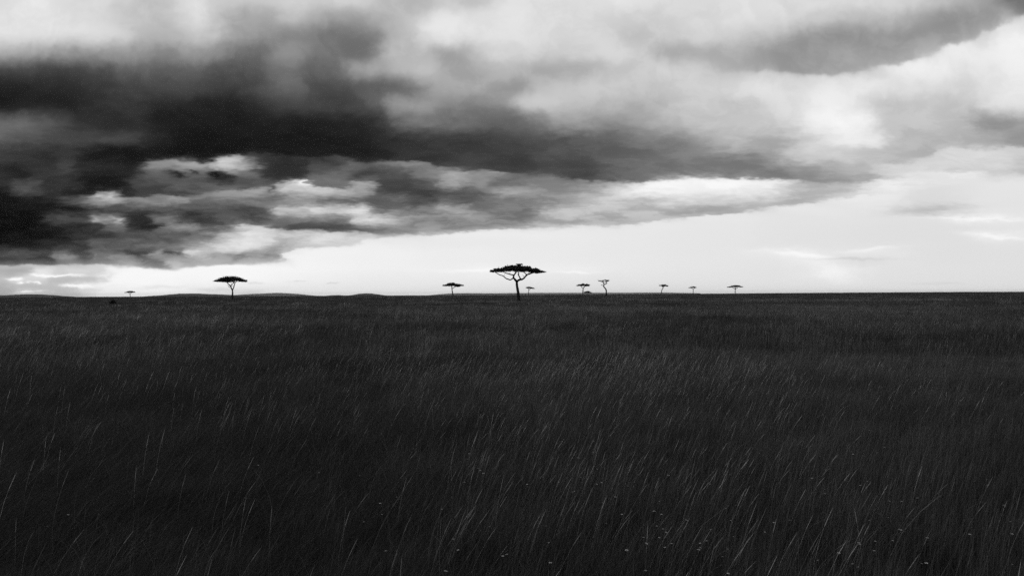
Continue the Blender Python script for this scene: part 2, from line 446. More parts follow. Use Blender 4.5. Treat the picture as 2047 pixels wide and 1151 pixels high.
hill([(840, 592), (868, 588.8), (890, 587), (908, 585.9), (940, 585.8), (985, 586.2), (1030, 585.6), (1080, 585.2), (1150, 585.2), (1220, 585),
      (1280, 584.8), (1330, 584.6), (1400, 586)], 26000, 2600,
     'pale grey far range behind the largest tree', 5)

# ------------------------------------------------------------------ grass
rng = np.random.default_rng(7)
def ribbon(V, F, base, tip_dir, length, width, bend, segs=3, face=0.0):
    """one tapering blade: starts upright-ish and bends along tip_dir"""
    bx, by = base
    sx, sy = math.cos(face), math.sin(face)
    i0 = len(V)
    for k in range(segs + 1):
        q = k / segs
        out = bend * q ** 1.7 * length
        h = length * (q - 0.35 * bend * q * q)
        cx, cy = bx + tip_dir[0] * out, by + tip_dir[1] * out
        w = width * (1 - q ** 1.5) * 0.5
        if k == segs:
            V.append((cx, cy, h))
        else:
            V.append((cx - sx * w, cy - sy * w, h)); V.append((cx + sx * w, cy + sy * w, h))
    for k in range(segs):
        a = i0 + 2 * k
        if k == segs - 1: F.append((a, a + 1, a + 2))
        else: F.append((a, a + 1, a + 3, a + 2))

def with_tone(me, T):
    a = me.attributes.new('tone', 'FLOAT', 'POINT'); a.data.foreach_set('value', np.array(T, np.float32))

def tuft(name, n, rad, hmin, hmax, width, lean, rnd, material=M_BLADE):
    V, F, T = [], [], []
    for _ in range(n):
        a = rng.uniform(0, 2 * math.pi); r = rad * math.sqrt(rng.uniform())
        h = rng.uniform(hmin, hmax)
        dx = lean + rng.normal(0, rnd); dy = rng.normal(0, rnd)
        ln = math.hypot(dx, dy) + 1e-6
        ribbon(V, F, (r * math.cos(a), r * math.sin(a)), (dx / ln, dy / ln), h, width * rng.uniform(0.7, 1.4), min(ln, 0.9), 3, rng.uniform(-0.9, 0.9))
        T += [float(np.clip(rng.lognormal(-0.12, 0.62), 0.3, 3.2))] * (len(V) - len(T))
    me = bpy.data.meshes.new(name); me.from_pydata(V, [], F); me.materials.append(material); with_tone(me, T)
    return bpy.data.objects.new(name, me)

def stalks(name, n, rad, hmin, hmax, width, lean, rnd):
    """dry flowering stems, each with a narrow seed head"""
    V, F, T = [], [], []
    for _ in range(n):
        a = rng.uniform(0, 2 * math.pi); r = rad * math.sqrt(rng.uniform())
        L = rng.uniform(hmin, hmax)
        bend = max(0.03, lean + rng.normal(0, rnd)); ang = rng.normal(0, 0.5); crv = rng.uniform(1.15, 2.1)
        dx, dy = math.cos(ang), math.sin(ang)
        bx, by = r * math.cos(a), r * math.sin(a)
        fa = rng.uniform(-0.7, 0.7); sx, sy = math.cos(fa), math.sin(fa)
        head = rng.uniform(0.72, 0.84); hw = width * rng.uniform(1.2, 2.2) if rng.uniform() < 0.6 else width * 0.7
        prof = [(0, 1), (0.3, 0.9), (0.55, 0.75), (head, 0.6), (head + 0.04, hw / width), (0.93, hw / width * 0.7), (1.0, 0.15)]
        i0 = len(V)
        for q, wf in prof:
            out = bend * q ** crv * L; h = L * (q - 0.30 * bend * q * q)
            w = width * wf * 0.5
            V.append((bx + dx * out - sx * w, by + dy * out - sy * w, h)); V.append((bx + dx * out + sx * w, by + dy * out + sy * w, h))
        for k in range(len(prof) - 1):
            c = i0 + 2 * k; F.append((c, c + 1, c + 3, c + 2))
        T += [float(np.clip(rng.lognormal(-0.15, 0.6), 0.3, 2.2))] * (len(V) - len(T))
    me = bpy.data.meshes.new(name); me.from_pydata(V, [], F); me.materials.append(M_STALK); with_tone(me, T)
    return bpy.data.objects.new(name, me)

def proto_collection(name, objs):
    c = bpy.data.collections.new(name)
    for o in objs: c.objects.link(o)
    return c

# 0-3 near, 4-6 middle distance, 7-9 far
blade_protos = [tuft('grass_tuft_%02d' % k, 42, 0.24, 0.25, 0.66, 0.0038, l, 0.25) for k, l in enumerate((0.15, 0.32, 0.55, 0.8))]
blade_protos += [tuft('grass_tuft_%02d' % (4 + k), 44, 0.52, 0.28, 0.68, 0.0095, l, 0.2) for k, l in enumerate((0.15, 0.3, 0.5))]
blade_protos += [tuft('grass_tuft_%02d' % (7 + k), 70, 1.9, 0.22, 0.55, 0.034, l, 0.2) for k, l in enumerate((0.12, 0.22, 0.3))]
stalk_protos = [stalks('stalk_tuft_%02d' % k, 3, 0.25, 0.5, 0.98, 0.0023, l, 0.22) for k, l in enumerate((0.12, 0.33, 0.58, 0.88))]
stalk_protos += [stalks('stalk_tuft_%02d' % (4 + k), 12, 0.6, 0.45, 0.95, 0.0052, l, 0.18) for k, l in enumerate((0.14, 0.3, 0.5))]
stalk_protos += [stalks('stalk_tuft_%02d' % (7 + k), 24, 1.7, 0.42, 0.75, 0.018, l, 0.08) for k, l in enumerate((0.12, 0.22, 0.3))]
blade_col = proto_collection('grass_tufts', blade_protos)
stalk_col = proto_collection('stalk_tufts', stalk_protos)

def value_noise(x, y, cell, seed):
    r = np.random.default_rng(seed); T = r.uniform(size=(256, 256))
    fx, fy = x / cell, y / cell
    ix, iy = np.floor(fx).astype(int), np.floor(fy).astype(int)
    tx, ty = fx - ix, fy - iy
    tx = tx * tx * (3 - 2 * tx); ty = ty * ty * (3 - 2 * ty)
    g = lambda a, c: T[a % 256, c % 256]
    return (g(ix, iy) * (1 - tx) + g(ix + 1, iy) * tx) * (1 - ty) + (g(ix, iy + 1) * (1 - tx) + g(ix + 1, iy + 1) * tx) * ty

HALF = R(52)
def fan(d0, d1, density):
    area = HALF * (d1 * d1 - d0 * d0)
    n = int(area * density)
    d = np.sqrt(rng.uniform(d0 * d0, d1 * d1, n)); a = rng.uniform(-HALF, HALF, n)
    keep = (np.abs(a) < R(38)) | (rng.uniform(size=n) < 0.6)   # thinner where the view ahead does not reach
    d, a = d[keep], a[keep]
    return d * np.sin(a), d * np.cos(a)

def px_of(x, y, h=0.6):
    return 1023.5 + FPX * x / y, 586 + FPX * (EYE - h) / y

def scatter(name, zones, coll, dens_fn, lean_fn, smin, smax, label, cat):
    P, ROT, SCL, IDX = [], [], [], []
    for d0, d1, dens, lo, hi in zones:
        x, y = fan(d0, d1, dens)
        keep = rng.uniform(size=len(x)) < dens_fn(x, y)
        x, y = x[keep], y[keep]
        n = len(x)
        z = terrain(x, y) - 0.02
        P.append(np.stack([x, y, z], -1))
        lean = np.clip(lean_fn(x, y) + rng.normal(0, 0.22, n), 0, 0.999)
        IDX.append(lo + np.floor(lean * (hi - lo + 1)).astype(int))
        ROT.append(np.stack([np.zeros(n), np.zeros(n), rng.normal(0, 0.40, n)], -1))
        hs = rng.uniform(smin, smax, n) * (0.8 + 0.4 * value_noise(x, y, 6.0, 5))
        SCL.append(np.stack([np.full(n, 1.0), np.full(n, 1.0), hs], -1))
    P = np.concatenate(P); ROT = np.concatenate(ROT); SCL = np.concatenate(SCL); IDX = np.concatenate(IDX)
    me = bpy.data.meshes.new(name)
    me.vertices.add(len(P)); me.vertices.foreach_set('co', P.astype(np.float32).ravel())
    for an, ty, arr in (('rot', 'FLOAT_VECTOR', ROT), ('scl', 'FLOAT_VECTOR', SCL), ('idx', 'INT', IDX)):
        at_ = me.attributes.new(an, ty, 'POINT')
        if ty == 'INT': at_.data.foreach_set('value', arr.astype(np.int32))
        else: at_.data.foreach_set('vector', arr.astype(np.float32).ravel())
    o = bpy.data.objects.new(name, me); COL.objects.link(o)
    tag(o, label, cat, kind='stuff')
    ng = bpy.data.node_groups.new(name + '_scatter', 'GeometryNodeTree')
    ng.interface.new_socket('Geometry', in_out='INPUT', socket_type='NodeSocketGeometry')
    ng.interface.new_socket('Geometry', in_out='OUTPUT', socket_type='NodeSocketGeometry')
    N, L = ng.nodes, ng.links
    gi, go = N.new('NodeGroupInput'), N.new('NodeGroupOutput')
    m2p = N.new('GeometryNodeMeshToPoints')
    iop = N.new('GeometryNodeInstanceOnPoints')
    ci = N.new('GeometryNodeCollectionInfo')
    ci.inputs['Collection'].default_value = coll
    ci.inputs['Separate Children'].default_value = True
    ci.inputs['Reset Children'].default_value = True
    def attr(nm, ty):
        a = N.new('GeometryNodeInputNamedAttribute'); a.data_type = ty; a.inputs['Name'].default_value = nm
        return a.outputs['Attribute']
    L.new(gi.outputs[0], m2p.inputs['Mesh']); L.new(m2p.outputs[0], iop.inputs['Points'])
    L.new(ci.outputs[0], iop.inputs['Instance'])
    iop.inputs['Pick Instance'].default_value = True
    L.new(attr('idx', 'INT'), iop.inputs['Instance Index'])
    L.new(attr('rot', 'FLOAT_VECTOR'), iop.inputs['Rotation'])
    L.new(attr('scl', 'FLOAT_VECTOR'), iop.inputs['Scale'])
    L.new(iop.outputs[0], go.inputs[0])
    md = o.modifiers.new('scatter', 'NODES'); md.node_group = ng
    return o

def lean_near(x, y):
    # the wind lays the grass over to the right, most at the left
    u = x / y
    return np.clip(0.45 - 0.55 * u + 0.4 * (value_noise(x, y, 5.0, 11) - 0.5), 0.02, 0.98)

def blade_density(x, y):
    return 0.55 + 0.45 * value_noise(x, y, 3.0, 3)

def stalk_density(x, y):
    # pale flowering stems stand in drifts
    w = 0.25 + 0.75 * sstep(0.42, 0.75, value_noise(x, y, 4.5 + 0.0 * x, 21))
    w *= 0.45 + 0.55 * value_noise(x, y, 17.0, 22)
    px, py = px_of(x, y)
    band = np.exp(-((px - 1230) / 420) ** 2) * np.exp(-((py - 820) / 170) ** 2)
    w = w * (0.72 + 0.9 * band) * (0.9 + 0.1 * sstep(250, 800, px))
    # fewer pale stems imitate a hollow's shade on the right, 60 m out
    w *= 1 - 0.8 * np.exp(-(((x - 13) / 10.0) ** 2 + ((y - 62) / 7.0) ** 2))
    # pale dry strip far out on the right, another at the foot of the largest tree
    far = np.exp(-(((y - 235 - 12 * np.sin(x / 21.0)) / 26.0) ** 2)) * sstep(15, 45, x) * (1 - sstep(105, 135, x))
    far = np.maximum(far, np.exp(-(((y - 214) / 14.0) ** 2)) * np.exp(-((x + 2) / 22.0) ** 2))
    w *= 1 - 0.5 * (1 - sstep(350, 950, px)) * sstep(22, 45, y)
    w *= 1 + 0.9 * (1 - sstep(250, 750, px)) * (1 - sstep(14, 26, y))
    w = np.where(y > 120, w * 0.55, w) + 0.9 * far
    return np.clip(w, 0, 1)

scatter('grass', [(3.5, 30, 40, 0, 3), (28, 130, 5.0, 4, 6), (120, 640, 0.22, 7, 9)], blade_col, blade_density, lean_near, 0.75, 1.15,
        'dense dark wind-bent grass covering the whole plain', 'grass')
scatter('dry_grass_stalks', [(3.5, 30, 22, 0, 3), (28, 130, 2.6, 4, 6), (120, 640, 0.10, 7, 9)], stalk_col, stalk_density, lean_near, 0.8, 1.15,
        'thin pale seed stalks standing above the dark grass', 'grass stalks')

# ------------------------------------------------------------------ trees
def smooth_path(pts, sub=5):
    P = [np.array(p, float) for p in pts]
    if len(P) < 3: return P
    Q = [2 * P[0] - P[1]] + P + [2 * P[-1] - P[-2]]
    out = []
    for i in range(1, len(Q) - 2):
        for k in range(sub):
            t = k / sub
            a, b_, c, d = Q[i - 1], Q[i], Q[i + 1], Q[i + 2]
            out.append(0.5 * ((2 * b_) + (-a + c) * t + (2 * a - 5 * b_ + 4 * c - d) * t * t + (-a + 3 * b_ - 3 * c + d) * t ** 3))
    out.append(P[-1]); return out

def tube(V, F, path, r0, r1, sides=8, rg=None, wob=0.06):
    n = len(path)
    i0 = len(V)
    for k, p in enumerate(path):
        q = k / (n - 1)
        tan = path[min(k + 1, n - 1)] - path[max(k - 1, 0)]
        tan = tan / (np.linalg.norm(tan) + 1e-9)
        up = np.array([0, 1, 0.]) if abs(tan[1]) < 0.9 else np.array([1, 0, 0.])
        a = np.cross(tan, up); a /= np.linalg.norm(a); c = np.cross(tan, a)
        r = r0 + (r1 - r0) * q
        for j in range(sides):
            th = 2 * math.pi * j / sides
            rr = r * (1 + (rg.normal(0, wob) if rg is not None else 0))
            V.append(tuple(p + rr * (math.cos(th) * a + math.sin(th) * c)))
    for k in range(n - 1):
        for j in range(sides):
            a = i0 + k * sides + j; b_ = i0 + k * sides + (j + 1) % sides
            F.append((a, b_, b_ + sides, a + sides))
    F.append(tuple(i0 + j for j in range(sides))[::-1])
    F.append(tuple(i0 + (n - 1) * sides + j for j in range(sides)))

def acacia(name, label, cat, d, base, trunk, widths, limbs, clumps, leaves, leaf, group, seed, twigs=40, sag=0.25):
    """umbrella tree. base/trunk/limbs/clumps given as seen (px), placed at distance d; the crown is round in plan"""
    rg = np.random.default_rng(seed)
    s = d / FPX
    bx, by = base
    p0 = at(bx, by, d)
    gz = float(terrain(p0[0], d))
    print('TREE', name, 'd', d, 'visible base above ground %.2f' % (p0[2] - gz), 'height %.1f' % ((by - min(c[1] for c in clumps)) * s))
    root = bpy.data.objects.new(name, None); COL.objects.link(root)
    root.location = (p0[0], d, gz); root.empty_display_size = 0.5
    tag(root, label, cat, group)
    org = np.array([p0[0], d, gz])
    def loc(px, py, dy=0.0): return at(px, py, d) - org + np.array([0, dy, 0.])
    V, F = [], []
    tp = [np.array([loc(*trunk[0])[0], 0, -0.3])] + [loc(*q) for q in trunk]
    tube(V, F, smooth_path(tp, 5), (widths[0] * 0.62 + 0.12) * s, (widths[1] * 0.56 + 0.15) * s, 10, rg)
    # root flare
    tube(V, F, [np.array([tp[0][0], 0, -0.3]), np.array([tp[0][0], 0, 0.15]), tp[0] + np.array([0, 0, 0.9])], widths[0] * s * 0.95, widths[0] * s * 0.55, 10, rg)
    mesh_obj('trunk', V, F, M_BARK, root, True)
    xs = [c[0] for c in clumps]
    cx = 0.5 * (min(xs) + max(xs)); Rp = max(abs(c[0] - cx) + c[2] for c in clumps)
    for lb in limbs:
        pts, w0, w1, depth = lb
        V, F = [], []
        n = len(pts)
        path = smooth_path([loc(q[0], q[1], depth * s * (k / (n - 1)) ** 1.3) for k, q in enumerate(pts)], 5)
        tube(V, F, path, (w0 * 0.68 + 0.14) * s, (w1 * 0.7 + 0.16) * s, 7, rg, 0.1)
        # side twigs
        for _ in range(5):
            k = rg.integers(len(path) // 2, len(path) - 1)
            e = path[k] + np.array([rg.normal(0, 4), rg.normal(0, 4), abs(rg.normal(3.5, 1.5))]) * s
            tube(V, F, [path[k], 0.5 * (path[k] + e) + np.array([0, 0, -0.6 * s]), e], w1 * s * 0.35, w1 * s * 0.12, 5, rg)
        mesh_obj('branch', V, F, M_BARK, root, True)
    # crown: flat sprays of small leaves, clumped
    low = max(c[1] + c[3] for c in clumps)
    wts = np.array([c[2] * c[3] ** 0.6 for c in clumps]); wts /= wts.sum()
    V, F = [], []
    # every clump of the outline is repeated through the depth of the crown as smaller tufts
    tufts = []
    for (px, py, rx, ry) in clumps:
        off = abs(px - cx)
        half = math.sqrt(max(Rp * Rp - off * off, (rx * 0.8) ** 2)) * 0.92
        m = max(1, int(round(2 * half / (rx * 1.1))))
        for k in range(m):
            dy = 0.0 if m == 1 else -half + 2 * half * (k + rg.uniform(-0.2, 0.2)) / (m - 1)
            f = min(abs(dy) / Rp, 1.0)
            yy = py + (low - ry * 0.6 - py) * f * f * 0.7
            tufts.append((px + rg.normal(0, 0.15) * rx * (0 if m == 1 else 1), yy, rx * (1 - 0.15 * f), ry * (1 - 0.45 * f), dy))
    wt = np.array([t[2] * t[2] * t[3] ** 0.5 for t in tufts]); wt /= wt.sum()
    pick = rg.choice(len(tufts), leaves, p=wt)
    for ti in pick:
        px, py, rx, ry, dy = tufts[ti]
        while True:
            q = rg.uniform(-1, 1, 3)
            if q @ q < 1: break
        edge = 1.0 + (0.24 * rg.normal() if rg.uniform() < 0.3 else 0)
        # flat undersides
        qz = q[2] if q[2] > 0 else q[2] * 0.75
        c = loc(px + q[0] * rx * edge, py - qz * ry * edge, (dy + q[1] * rx) * s)
        sz = leaf * rg.uniform(0.5, 1.3)
        a = rg.normal(0, 1, 3); a[2] *= 0.45; a /= np.linalg.norm(a)
        bb = np.cross(a, rg.normal(0, 1, 3)); bb /= np.linalg.norm(bb) + 1e-9
        i = len(V)
        V += [tuple(c - a * sz), tuple(c + bb * sz * 0.5), tuple(c + a * sz), tuple(c - bb * sz * 0.5)]
        F.append((i, i + 1, i + 2, i + 3))
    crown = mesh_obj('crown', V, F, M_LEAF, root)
    # twigs reaching from the limb ends into the crown
    V, F = [], []
    for _ in range(twigs):
        lb = limbs[rg.integers(len(limbs))]
        e0 = lb[0][-1]; t = tufts[rg.integers(len(tufts))]
        if abs(t[0] - e0[0]) > Rp * 0.55: continue
        a = loc(e0[0], e0[1], lb[3] * s); c = loc(t[0], t[1], t[4] * s)
        tube(V, F, [a, 0.5 * (a + c) + np.array([0, 0, -0.8 * s]), c], lb[2] * s * 0.32, lb[2] * s * 0.1, 5, rg)
    if V and twigs > 10: tag(mesh_obj('twigs', V, F, M_BARK, crown, True), kind='stuff')
    return root

G = 'umbrella acacias scattered over the plain'
acacia('acacia_tree', 'largest flat-topped acacia, standing nearest, at the middle of the picture', 'tree', 218, (1037, 602),
       [(1036.9, 597), (1036.3, 590), (1034.6, 578), (1033.4, 570), (1033.2, 562)], (5.0, 3.8),
       [([(1033.3, 564), (1030, 559), (1026.8, 556), (1026.7, 553), (1028, 549.5), (1031, 545.5), (1032, 541)], 3.4, 1.2, -14),
        ([(1026.6, 555.5), (1023.5, 557.6), (1020, 559.2), (1016, 558), (1012, 556.6), (1008, 553.4), (1004.5, 550.8), (1000, 549.6), (996, 547.6), (990, 544)], 1.7, 0.8, 6),
        ([(1027.8, 550.2), (1024, 549.2), (1019, 547.8), (1013, 546), (1006, 543)], 2.0, 0.8, 20),
        ([(1033.4, 564), (1036, 560.5), (1040, 559), (1044, 558.2), (1048, 555.6), (1051, 552), (1054, 548.8), (1060, 546.4), (1066, 544)], 3.2, 1.1, -8),
        ([(1040.5, 558.8), (1039.5, 555), (1037.4, 551), (1036.8, 547), (1038, 541)], 2.1, 1.0, 14),
        ([(1053, 549.8), (1051.5, 547.4), (1050, 545.5), (1046, 542)], 1.5, 0.8, 24),
        ([(1054, 549), (1058, 548.3), (1064, 546.3), (1072, 544)], 1.3, 0.7, -26)],
       [(986.5, 541.6, 5.5, 2.6), (982.5, 542.6, 3.5, 1.0), (990, 538, 3, 1.6), (998, 539.6, 8, 4.2), (1008, 537.8, 8, 5.0), (1016, 535.8, 8, 5.8), (1022, 534.5, 6, 5.6),
        (1030, 536.6, 8, 6.0), (1038, 535.5, 6, 6.0), (1038.5, 528, 6.5, 0.9), (1037.5, 530, 2.5, 2.0), (1028, 533, 5, 3.6), (1045, 533.6, 5, 3.2), (1047, 538.4, 8, 5.4), (1053, 535, 6, 4.0), (1058, 536.2, 5, 4.8),
        (1064, 540.6, 7, 4.0), (1071.5, 539.5, 6, 4.4), (1079, 542.6, 8, 2.6), (1086.5, 543.4, 4.5, 1.3), (1074, 544.6, 7, 1.5)],
       9500, 0.21, G, 11, 90)
acacia('acacia_tree', 'second largest flat-topped acacia, with a forked trunk, beside the broad left hill', 'tree', 352, (464.5, 595),
       [(464.6, 593), (464.8, 588), (464.8, 583), (464.4, 579)], (2.9, 1.9),
       [([(464.5, 580), (463, 576), (461.8, 572), (459, 568.5), (456, 565)], 1.7, 0.8, -6),
        ([(464.6, 580), (466, 576.5), (467, 573), (467.4, 568), (469, 563.5)], 1.5, 0.8, 5),
        ([(462, 572.5), (461.8, 569), (464, 566.5), (466, 563)], 1.1, 0.6, 9),
        ([(462.6, 575.6), (460.5, 574.8), (458, 573)], 0.6, 0.3, -3)],
       [(434, 562, 4, 1.6), (440, 560.8, 5, 2.8), (447, 558.2, 5.5, 5.0), (453, 556.6, 5, 5.4), (459, 556, 5, 5.0), (466, 556.6, 5, 5.4), (473, 557.4, 5, 5.6), (479, 559.3, 5, 5.0), (485, 561, 4.5, 3.4), (488.5, 561.8, 2.5, 1.5), (455, 562, 6, 3)],
       6000, 0.27, G, 12, 40)
acacia('acacia_tree', 'small wide acacia with a leaning trunk, just left of the largest tree', 'tree', 500, (905.5, 590.5),
       [(905, 588), (904.2, 583), (903.4, 577), (903.2, 573)], (1.7, 1.2),
       [([(903.3, 575), (903, 572), (901, 569.5)], 1.0, 0.6, -4), ([(903.8, 577), (906.5, 575.2), (909.5, 573.6), (912, 571)], 0.8, 0.4, 3), ([(903.3, 574), (903.8, 571), (905, 568)], 0.9, 0.5, 6)],
       [(889, 570.4, 4, 1.6), (895, 569.8, 4.5, 2.2), (899, 567.9, 4, 2.6), (906, 567.6, 4, 3), (906, 565.6, 1.6, 1.2), (912.5, 569.2, 4, 2.8), (917, 569.8, 4.5, 2.6), (923, 570, 3.6, 1.3), (914, 572.2, 4, 1.4)],
       4200, 0.34, G, 13, 16)
acacia('acacia_tree', 'tiny flat acacia on a thin stem, just right of the largest trunk', 'tree', 760, (1056.6, 589),
       [(1056.6, 587), (1056.8, 583), (1057.3, 579)], (0.9, 0.7),
       [([(1057.2, 580), (1056, 577.4), (1054.6, 575.6)], 0.6, 0.4, 0), ([(1057.2, 580), (1059.5, 577.6), (1062, 576.2)], 0.6, 0.4, 2)],
       [(1053.5, 574.6, 2.6, 1.1), (1057, 574.3, 3.4, 1.6), (1060.5, 575, 3.4, 1.6), (1064.5, 576, 3, 1.2), (1067.5, 576.6, 1.6, 0.6)],
       2200, 0.4, G, 14, 8)
acacia('acacia_tree', 'sparse acacia with gaps in its crown, right of the largest tree', 'tree', 560, (1164.8, 588.5),
       [(1165, 586), (1165.4, 581), (1165.8, 576)], (1.7, 1.1),
       [([(1165.7, 577), (1163.6, 575.4), (1162.4, 573), (1159, 571)], 0.7, 0.4, -3), ([(1165.8, 577), (1167.6, 574), (1167, 571), (1167.4, 568)], 0.7, 0.4, 4), ([(1165.8, 576.4), (1168, 573.6), (1171.5, 571), (1174, 569.5)], 0.7, 0.4, -2)],
       [(1155, 570.7, 2.8, 1.1), (1159, 569.8, 3.2, 1.7), (1162.6, 569.4, 3, 2.2), (1166, 567.6, 3, 1.3), (1173, 568.9, 3, 1.6), (1177.4, 569, 2.2, 0.9), (1172, 571.4, 3.2, 1.1), (1176.5, 571, 1.4, 1.2)],
       1500, 0.36, G, 15, 12)
acacia('acacia_tree', 'very low dark crown barely above the horizon, under the sparse acacia', 'tree', 930, (1174, 588.6),
       [(1174, 588), (1174, 586.5), (1173.9, 585.4)], (1.0, 0.8),
       [([(1174, 586.2), (1171.5, 585.2), (1169.5, 584.8)], 0.6, 0.4, 0), ([(1174, 586.2), (1177, 585.2), (1179.5, 584.8)], 0.6, 0.4, 0)],
       [(1169.5, 584.3, 2.6, 0.9), (1172.5, 583.5, 2.8, 1.4), (1175.5, 582.9, 2.6, 1.5), (1178.2, 584, 2.4, 1.1), (1180.8, 584.7, 1.6, 0.6)],
       2400, 0.42, G, 16, 6)
acacia('acacia_tree', 'crooked nearly bare acacia with a bent trunk', 'tree', 420, (1211.8, 591.8),
       [(1211.8, 588), (1212, 584), (1211.6, 579.5), (1210, 576.4), (1207.8, 574), (1206.8, 572), (1207.6, 568.5)], (2.3, 1.5),
       [([(1207.5, 569.5), (1206.8, 566.5), (1206.2, 564.6), (1203, 563), (1200, 561.6), (1197.5, 561.8)], 1.2, 0.6, -3),
        ([(1207.6, 569), (1210, 567.6), (1212.4, 567), (1213.2, 565), (1211.4, 563.4), (1213.6, 561.6)], 1.1, 0.6, 3),
        ([(1206.6, 565), (1206, 562.6), (1205.4, 560.8)], 0.9, 0.4, 1),
        ([(1207.2, 571), (1204, 570.4), (1201.5, 569)], 0.5, 0.25, 2),
        ([(1208.4, 564.4), (1210.5, 563.4), (1213, 562.4)], 0.8, 0.4, -4)],
       [(1198.4, 561.5, 2.2, 0.8), (1202, 562.2, 1.8, 0.6), (1205.4, 560.4, 1.6, 0.5), (1214, 561.2, 2.6, 1.0), (1216.4, 560.2, 2, 0.7), (1210.5, 559.6, 2, 0.6)],
       620, 0.26, G, 17, 6)
acacia('acacia_tree', 'small acacia with a kinked stem, left one of the three on the right plain', 'tree', 640, (1322, 587.6),
       [(1322.2, 585), (1322.8, 581), (1323.6, 578.4), (1325.4, 576), (1325.2, 573.6)], (1.1, 0.9),
       [([(1325.3, 574.6), (1323.6, 572.4), (1321.6, 571)], 0.7, 0.4, 0), ([(1325.3, 574.6), (1328, 572.4), (1331, 571.4)], 0.7, 0.4, 3)],
       [(1321, 570.3, 2.6, 0.8), (1324.6, 570, 3.2, 1.3), (1328.4, 569.6, 2.6, 1.5), (1331.6, 570.8, 2.4, 1.0), (1334, 572, 1.4, 0.6), (1326.5, 571.6, 2.6, 0.8)],
       1800, 0.36, G, 18, 8)
acacia('acacia_tree', 'tiniest acacia on the right plain, the middle one of three', 'tree', 790, (1385.6, 587),
       [(1385.6, 585), (1385.7, 581), (1385.6, 577)], (0.8, 0.7),
       [([(1385.6, 578), (1383.6, 576.2), (1381.4, 575.4)], 0.5, 0.35, 0), ([(1385.6, 578), (1388, 576.2), (1390, 575.2)], 0.5, 0.35, 1)],
       [(1380, 575, 2, 0.7), (1383.4, 574.2, 2.8, 1.1), (1386.4, 573.8, 2.8, 1.2), (1389.6, 574.4, 2.2, 1.0)],
       1600, 0.4, G, 19, 6)
acacia('acacia_tree', 'small broad umbrella acacia, rightmost of all the trees', 'tree', 690, (1469.6, 586.6),
       [(1469.6, 584), (1469.8, 580), (1470, 577)], (1.1, 0.9),
       [([(1470, 578.4), (1467.4, 576.6), (1464, 575.2)], 0.6, 0.4, -2), ([(1470, 578.4), (1472.4, 576.4), (1475.6, 574.8)], 0.6, 0.4, 2), ([(1470, 577.6), (1470.4, 575.4), (1471, 573)], 0.7, 0.4, 0)],
       [(1457.6, 573.8, 2.6, 0.8), (1461.4, 573.2, 3, 1.3), (1465.4, 572.3, 3, 1.8), (1470, 571.7, 3.4, 2.1), (1474.6, 572, 3.2, 2), (1478.6, 572.8, 2.8, 1.3), (1481.8, 573.3, 1.8, 0.7)],
       2800, 0.38, G, 20, 8)
acacia('acacia_tree', 'tiny acacia far off between the two left hills', 'tree', 980, (260, 592.6),
       [(260.2, 591), (260, 588.5), (259.6, 586.6)], (0.9, 0.8),
       [([(259.8, 587.4), (258, 585.8), (255.8, 585)], 0.5, 0.4, 0), ([(259.8, 587.4), (261.6, 585.8), (263.6, 584.6)], 0.5, 0.4, 1)],
       [(252.6, 584.5, 2.4, 0.6), (256, 584, 3, 1.2), (260, 583, 3, 1.6), (263.6, 583.2, 3, 1.5), (266.6, 584, 1.8, 0.8)],
       2400, 0.45, G, 21, 6)

# ------------------------------------------------------------------ bushes on the plain
def bush(px, py, d, w, h, label, seed):
    rg = np.random.default_rng(seed)
    p = at(px, py, d); gz = float(terrain(p[0], d))
    root = bpy.data.objects.new('bush', None); COL.objects.link(root); root.location = (p[0], d, gz)
    tag(root, label, 'bush', 'dark bushes on the plain')
    V, F = [], []
    for _ in range(7):
        a = rg.uniform(0, 6.28); e = np.array([math.cos(a) * w * 0.3, math.sin(a) * w * 0.3, h * 0.7])
        tube(V, F, [np.array([0, 0, -0.1]), e * 0.5 + np.array([0, 0, 0.1]), e], 0.05, 0.015, 5, rg)
    mesh_obj('stem', V, F, M_BARK, root, True)
    V, F = [], []
    cl = [(rg.normal(0, 0.28) * w, rg.normal(0, 0.28) * w, h * rg.uniform(0.35, 0.75), rg.uniform(0.2, 0.34) * w) for _ in range(9)]
    for _ in range(1100):
        c = cl[rg.integers(len(cl))]
        q = rg.normal(0, 0.5, 3)
        pt = np.array([c[0] + q[0] * c[3], c[1] + q[1] * c[3], max(0.05, c[2] + q[2] * c[3] * h / w * 1.2)])
        a = rg.normal(0, 1, 3); a /= np.linalg.norm(a); b_ = np.cross(a, rg.normal(0, 1, 3)); b_ /= np.linalg.norm(b_)
        sz = rg.uniform(0.06, 0.16); i = len(V)
        V += [tuple(pt - a * sz), tuple(pt + b_ * sz * 0.5), tuple(pt + a * sz), tuple(pt - b_ * sz * 0.5)]; F.append((i, i + 1, i + 2, i + 3))
    mesh_obj('foliage', V, F, M_BUSH, root)
bush(226, 600, 210, 1.1, 1.0, 'small dark bush in the grass left of the tiny far-left tree', 31)
bush(1722, 589.5, 420, 1.9, 0.85, 'low dark bush near the horizon on the right plain', 32)

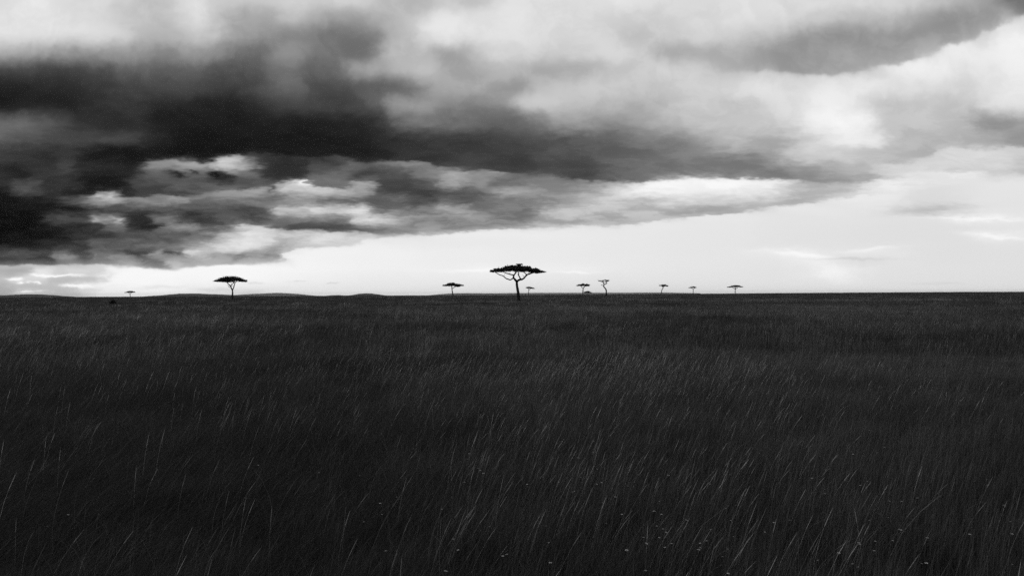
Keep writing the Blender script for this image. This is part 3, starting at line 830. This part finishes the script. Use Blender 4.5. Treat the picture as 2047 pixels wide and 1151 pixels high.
# ------------------------------------------------------------------ small white flowers
def flower_mesh(seed):
    rg = np.random.default_rng(seed)
    V, F, MI = [], [], []
    h = 0.42
    tube(V, F, smooth_path([np.array([-0.05, 0, 0.0]), np.array([-0.02, 0, h * 0.5]), np.array([0, 0, h])], 3), 0.0022, 0.0014, 5)
    MI += [1] * len(F)
    for ring, (n, r, tilt) in enumerate(((7, 0.015, 0.25), (6, 0.010, 0.9))):
        for k in range(n):
            a = 2 * math.pi * (k + 0.5 * ring) / n + rg.normal(0, 0.08)
            c, s_ = math.cos(a), math.sin(a); w = r * 0.42
            def P(rr, ww): return (c * rr * math.cos(tilt) - s_ * ww, s_ * rr * math.cos(tilt) + c * ww, h + 0.002 + rr * math.sin(tilt))
            i = len(V)
            V += [P(0.002, 0), P(r * 0.6, w), P(r, 0), P(r * 0.6, -w)]; F.append((i, i + 1, i + 2, i + 3)); MI.append(0)
    me = bpy.data.meshes.new('wildflower'); me.from_pydata(V, [], F)
    me.materials.append(M_PETAL); me.materials.append(M_BLADE)
    me.polygons.foreach_set('material_index', MI); me.update()
    return me
fm = [flower_mesh(k) for k in range(3)]
rf = np.random.default_rng(77)
spots = [(1255, 905), (1180, 904), (945, 935), (955, 937), (1071, 952), (985, 943), (792, 994), (1056, 968), (888, 1020), (983, 1053), (1075, 1051), (925, 905),
         (1741, 860), (1630, 956), (1710, 957), (1727, 970), (1695, 962), (1503, 1060), (1537, 1043), (1462, 1075), (1416, 1083), (1417, 1085), (1306, 1050),
         (1331, 1058), (1255, 1071), (1243, 1088), (1348, 1084), (1711, 1137), (1842, 1122), (2010, 1128), (1848, 1075), (1927, 1068), (1985, 958), (731, 1045),
         (745, 1029), (910, 960), (1002, 1110), (1040, 1107), (1378, 1099), (1276, 1074), (1312, 1023), (1342, 1025), (1352, 1039), (1812, 1034), (2024, 1045),
         (117, 1025), (80, 1053), (325, 840), (160, 763), (623, 932), (628, 944), (497, 929)]
while len(spots) < 120:
    p = (rf.uniform(640, 2040), rf.uniform(880, 1145))
    if rf.uniform() < 0.25 + 0.75 * math.exp(-((p[0] - 1450) / 420) ** 2): spots.append(p)
for k, (px, py) in enumerate(spots):
    d = FPX * (EYE - 0.47) / (py - eye_row(px))
    X = (px - 1023.5) * d / FPX
    sc = rf.uniform(0.62, 1.12)
    o = bpy.data.objects.new('wildflower', fm[k % 3]); COL.objects.link(o)
    o.location = (X, d, float(terrain(X, d)) + 0.47 - 0.42 * sc)
    o.scale = (sc, sc, sc); o.rotation_euler = (rf.normal(-0.15, 0.15), rf.normal(0.1, 0.15), rf.uniform(-0.6, 0.6))
    tag(o, 'tiny white flower head dotting the dark foreground grass', 'wildflower', 'tiny white flowers in the foreground grass')

# ------------------------------------------------------------------ haze
def haze():
    x0, x1, y0, y1, z0, z1 = -32000, 32000, -400, 29500, -180, 46
    V = [(x, y, z) for z in (z0, z1) for y in (y0, y1) for x in (x0, x1)]
    F = [(0, 2, 3, 1), (4, 5, 7, 6), (0, 1, 5, 4), (2, 6, 7, 3), (0, 4, 6, 2), (1, 3, 7, 5)]
    m = bpy.data.materials.new('haze'); m.use_nodes = True
    nt = m.node_tree; nt.nodes.clear()
    pv = nt.nodes.new('ShaderNodeVolumePrincipled')
    pv.inputs['Color'].default_value = (1, 1, 1, 1)
    pv.inputs['Anisotropy'].default_value = 0.75
    pv.inputs['Density'].default_value = 1.1e-5
    out = nt.nodes.new('ShaderNodeOutputMaterial')
    nt.links.new(pv.outputs[0], out.inputs['Volume'])
    o = mesh_obj('haze', V, F, m)
    tag(o, 'thin air haze over the whole plain', 'haze', kind='stuff')
haze()
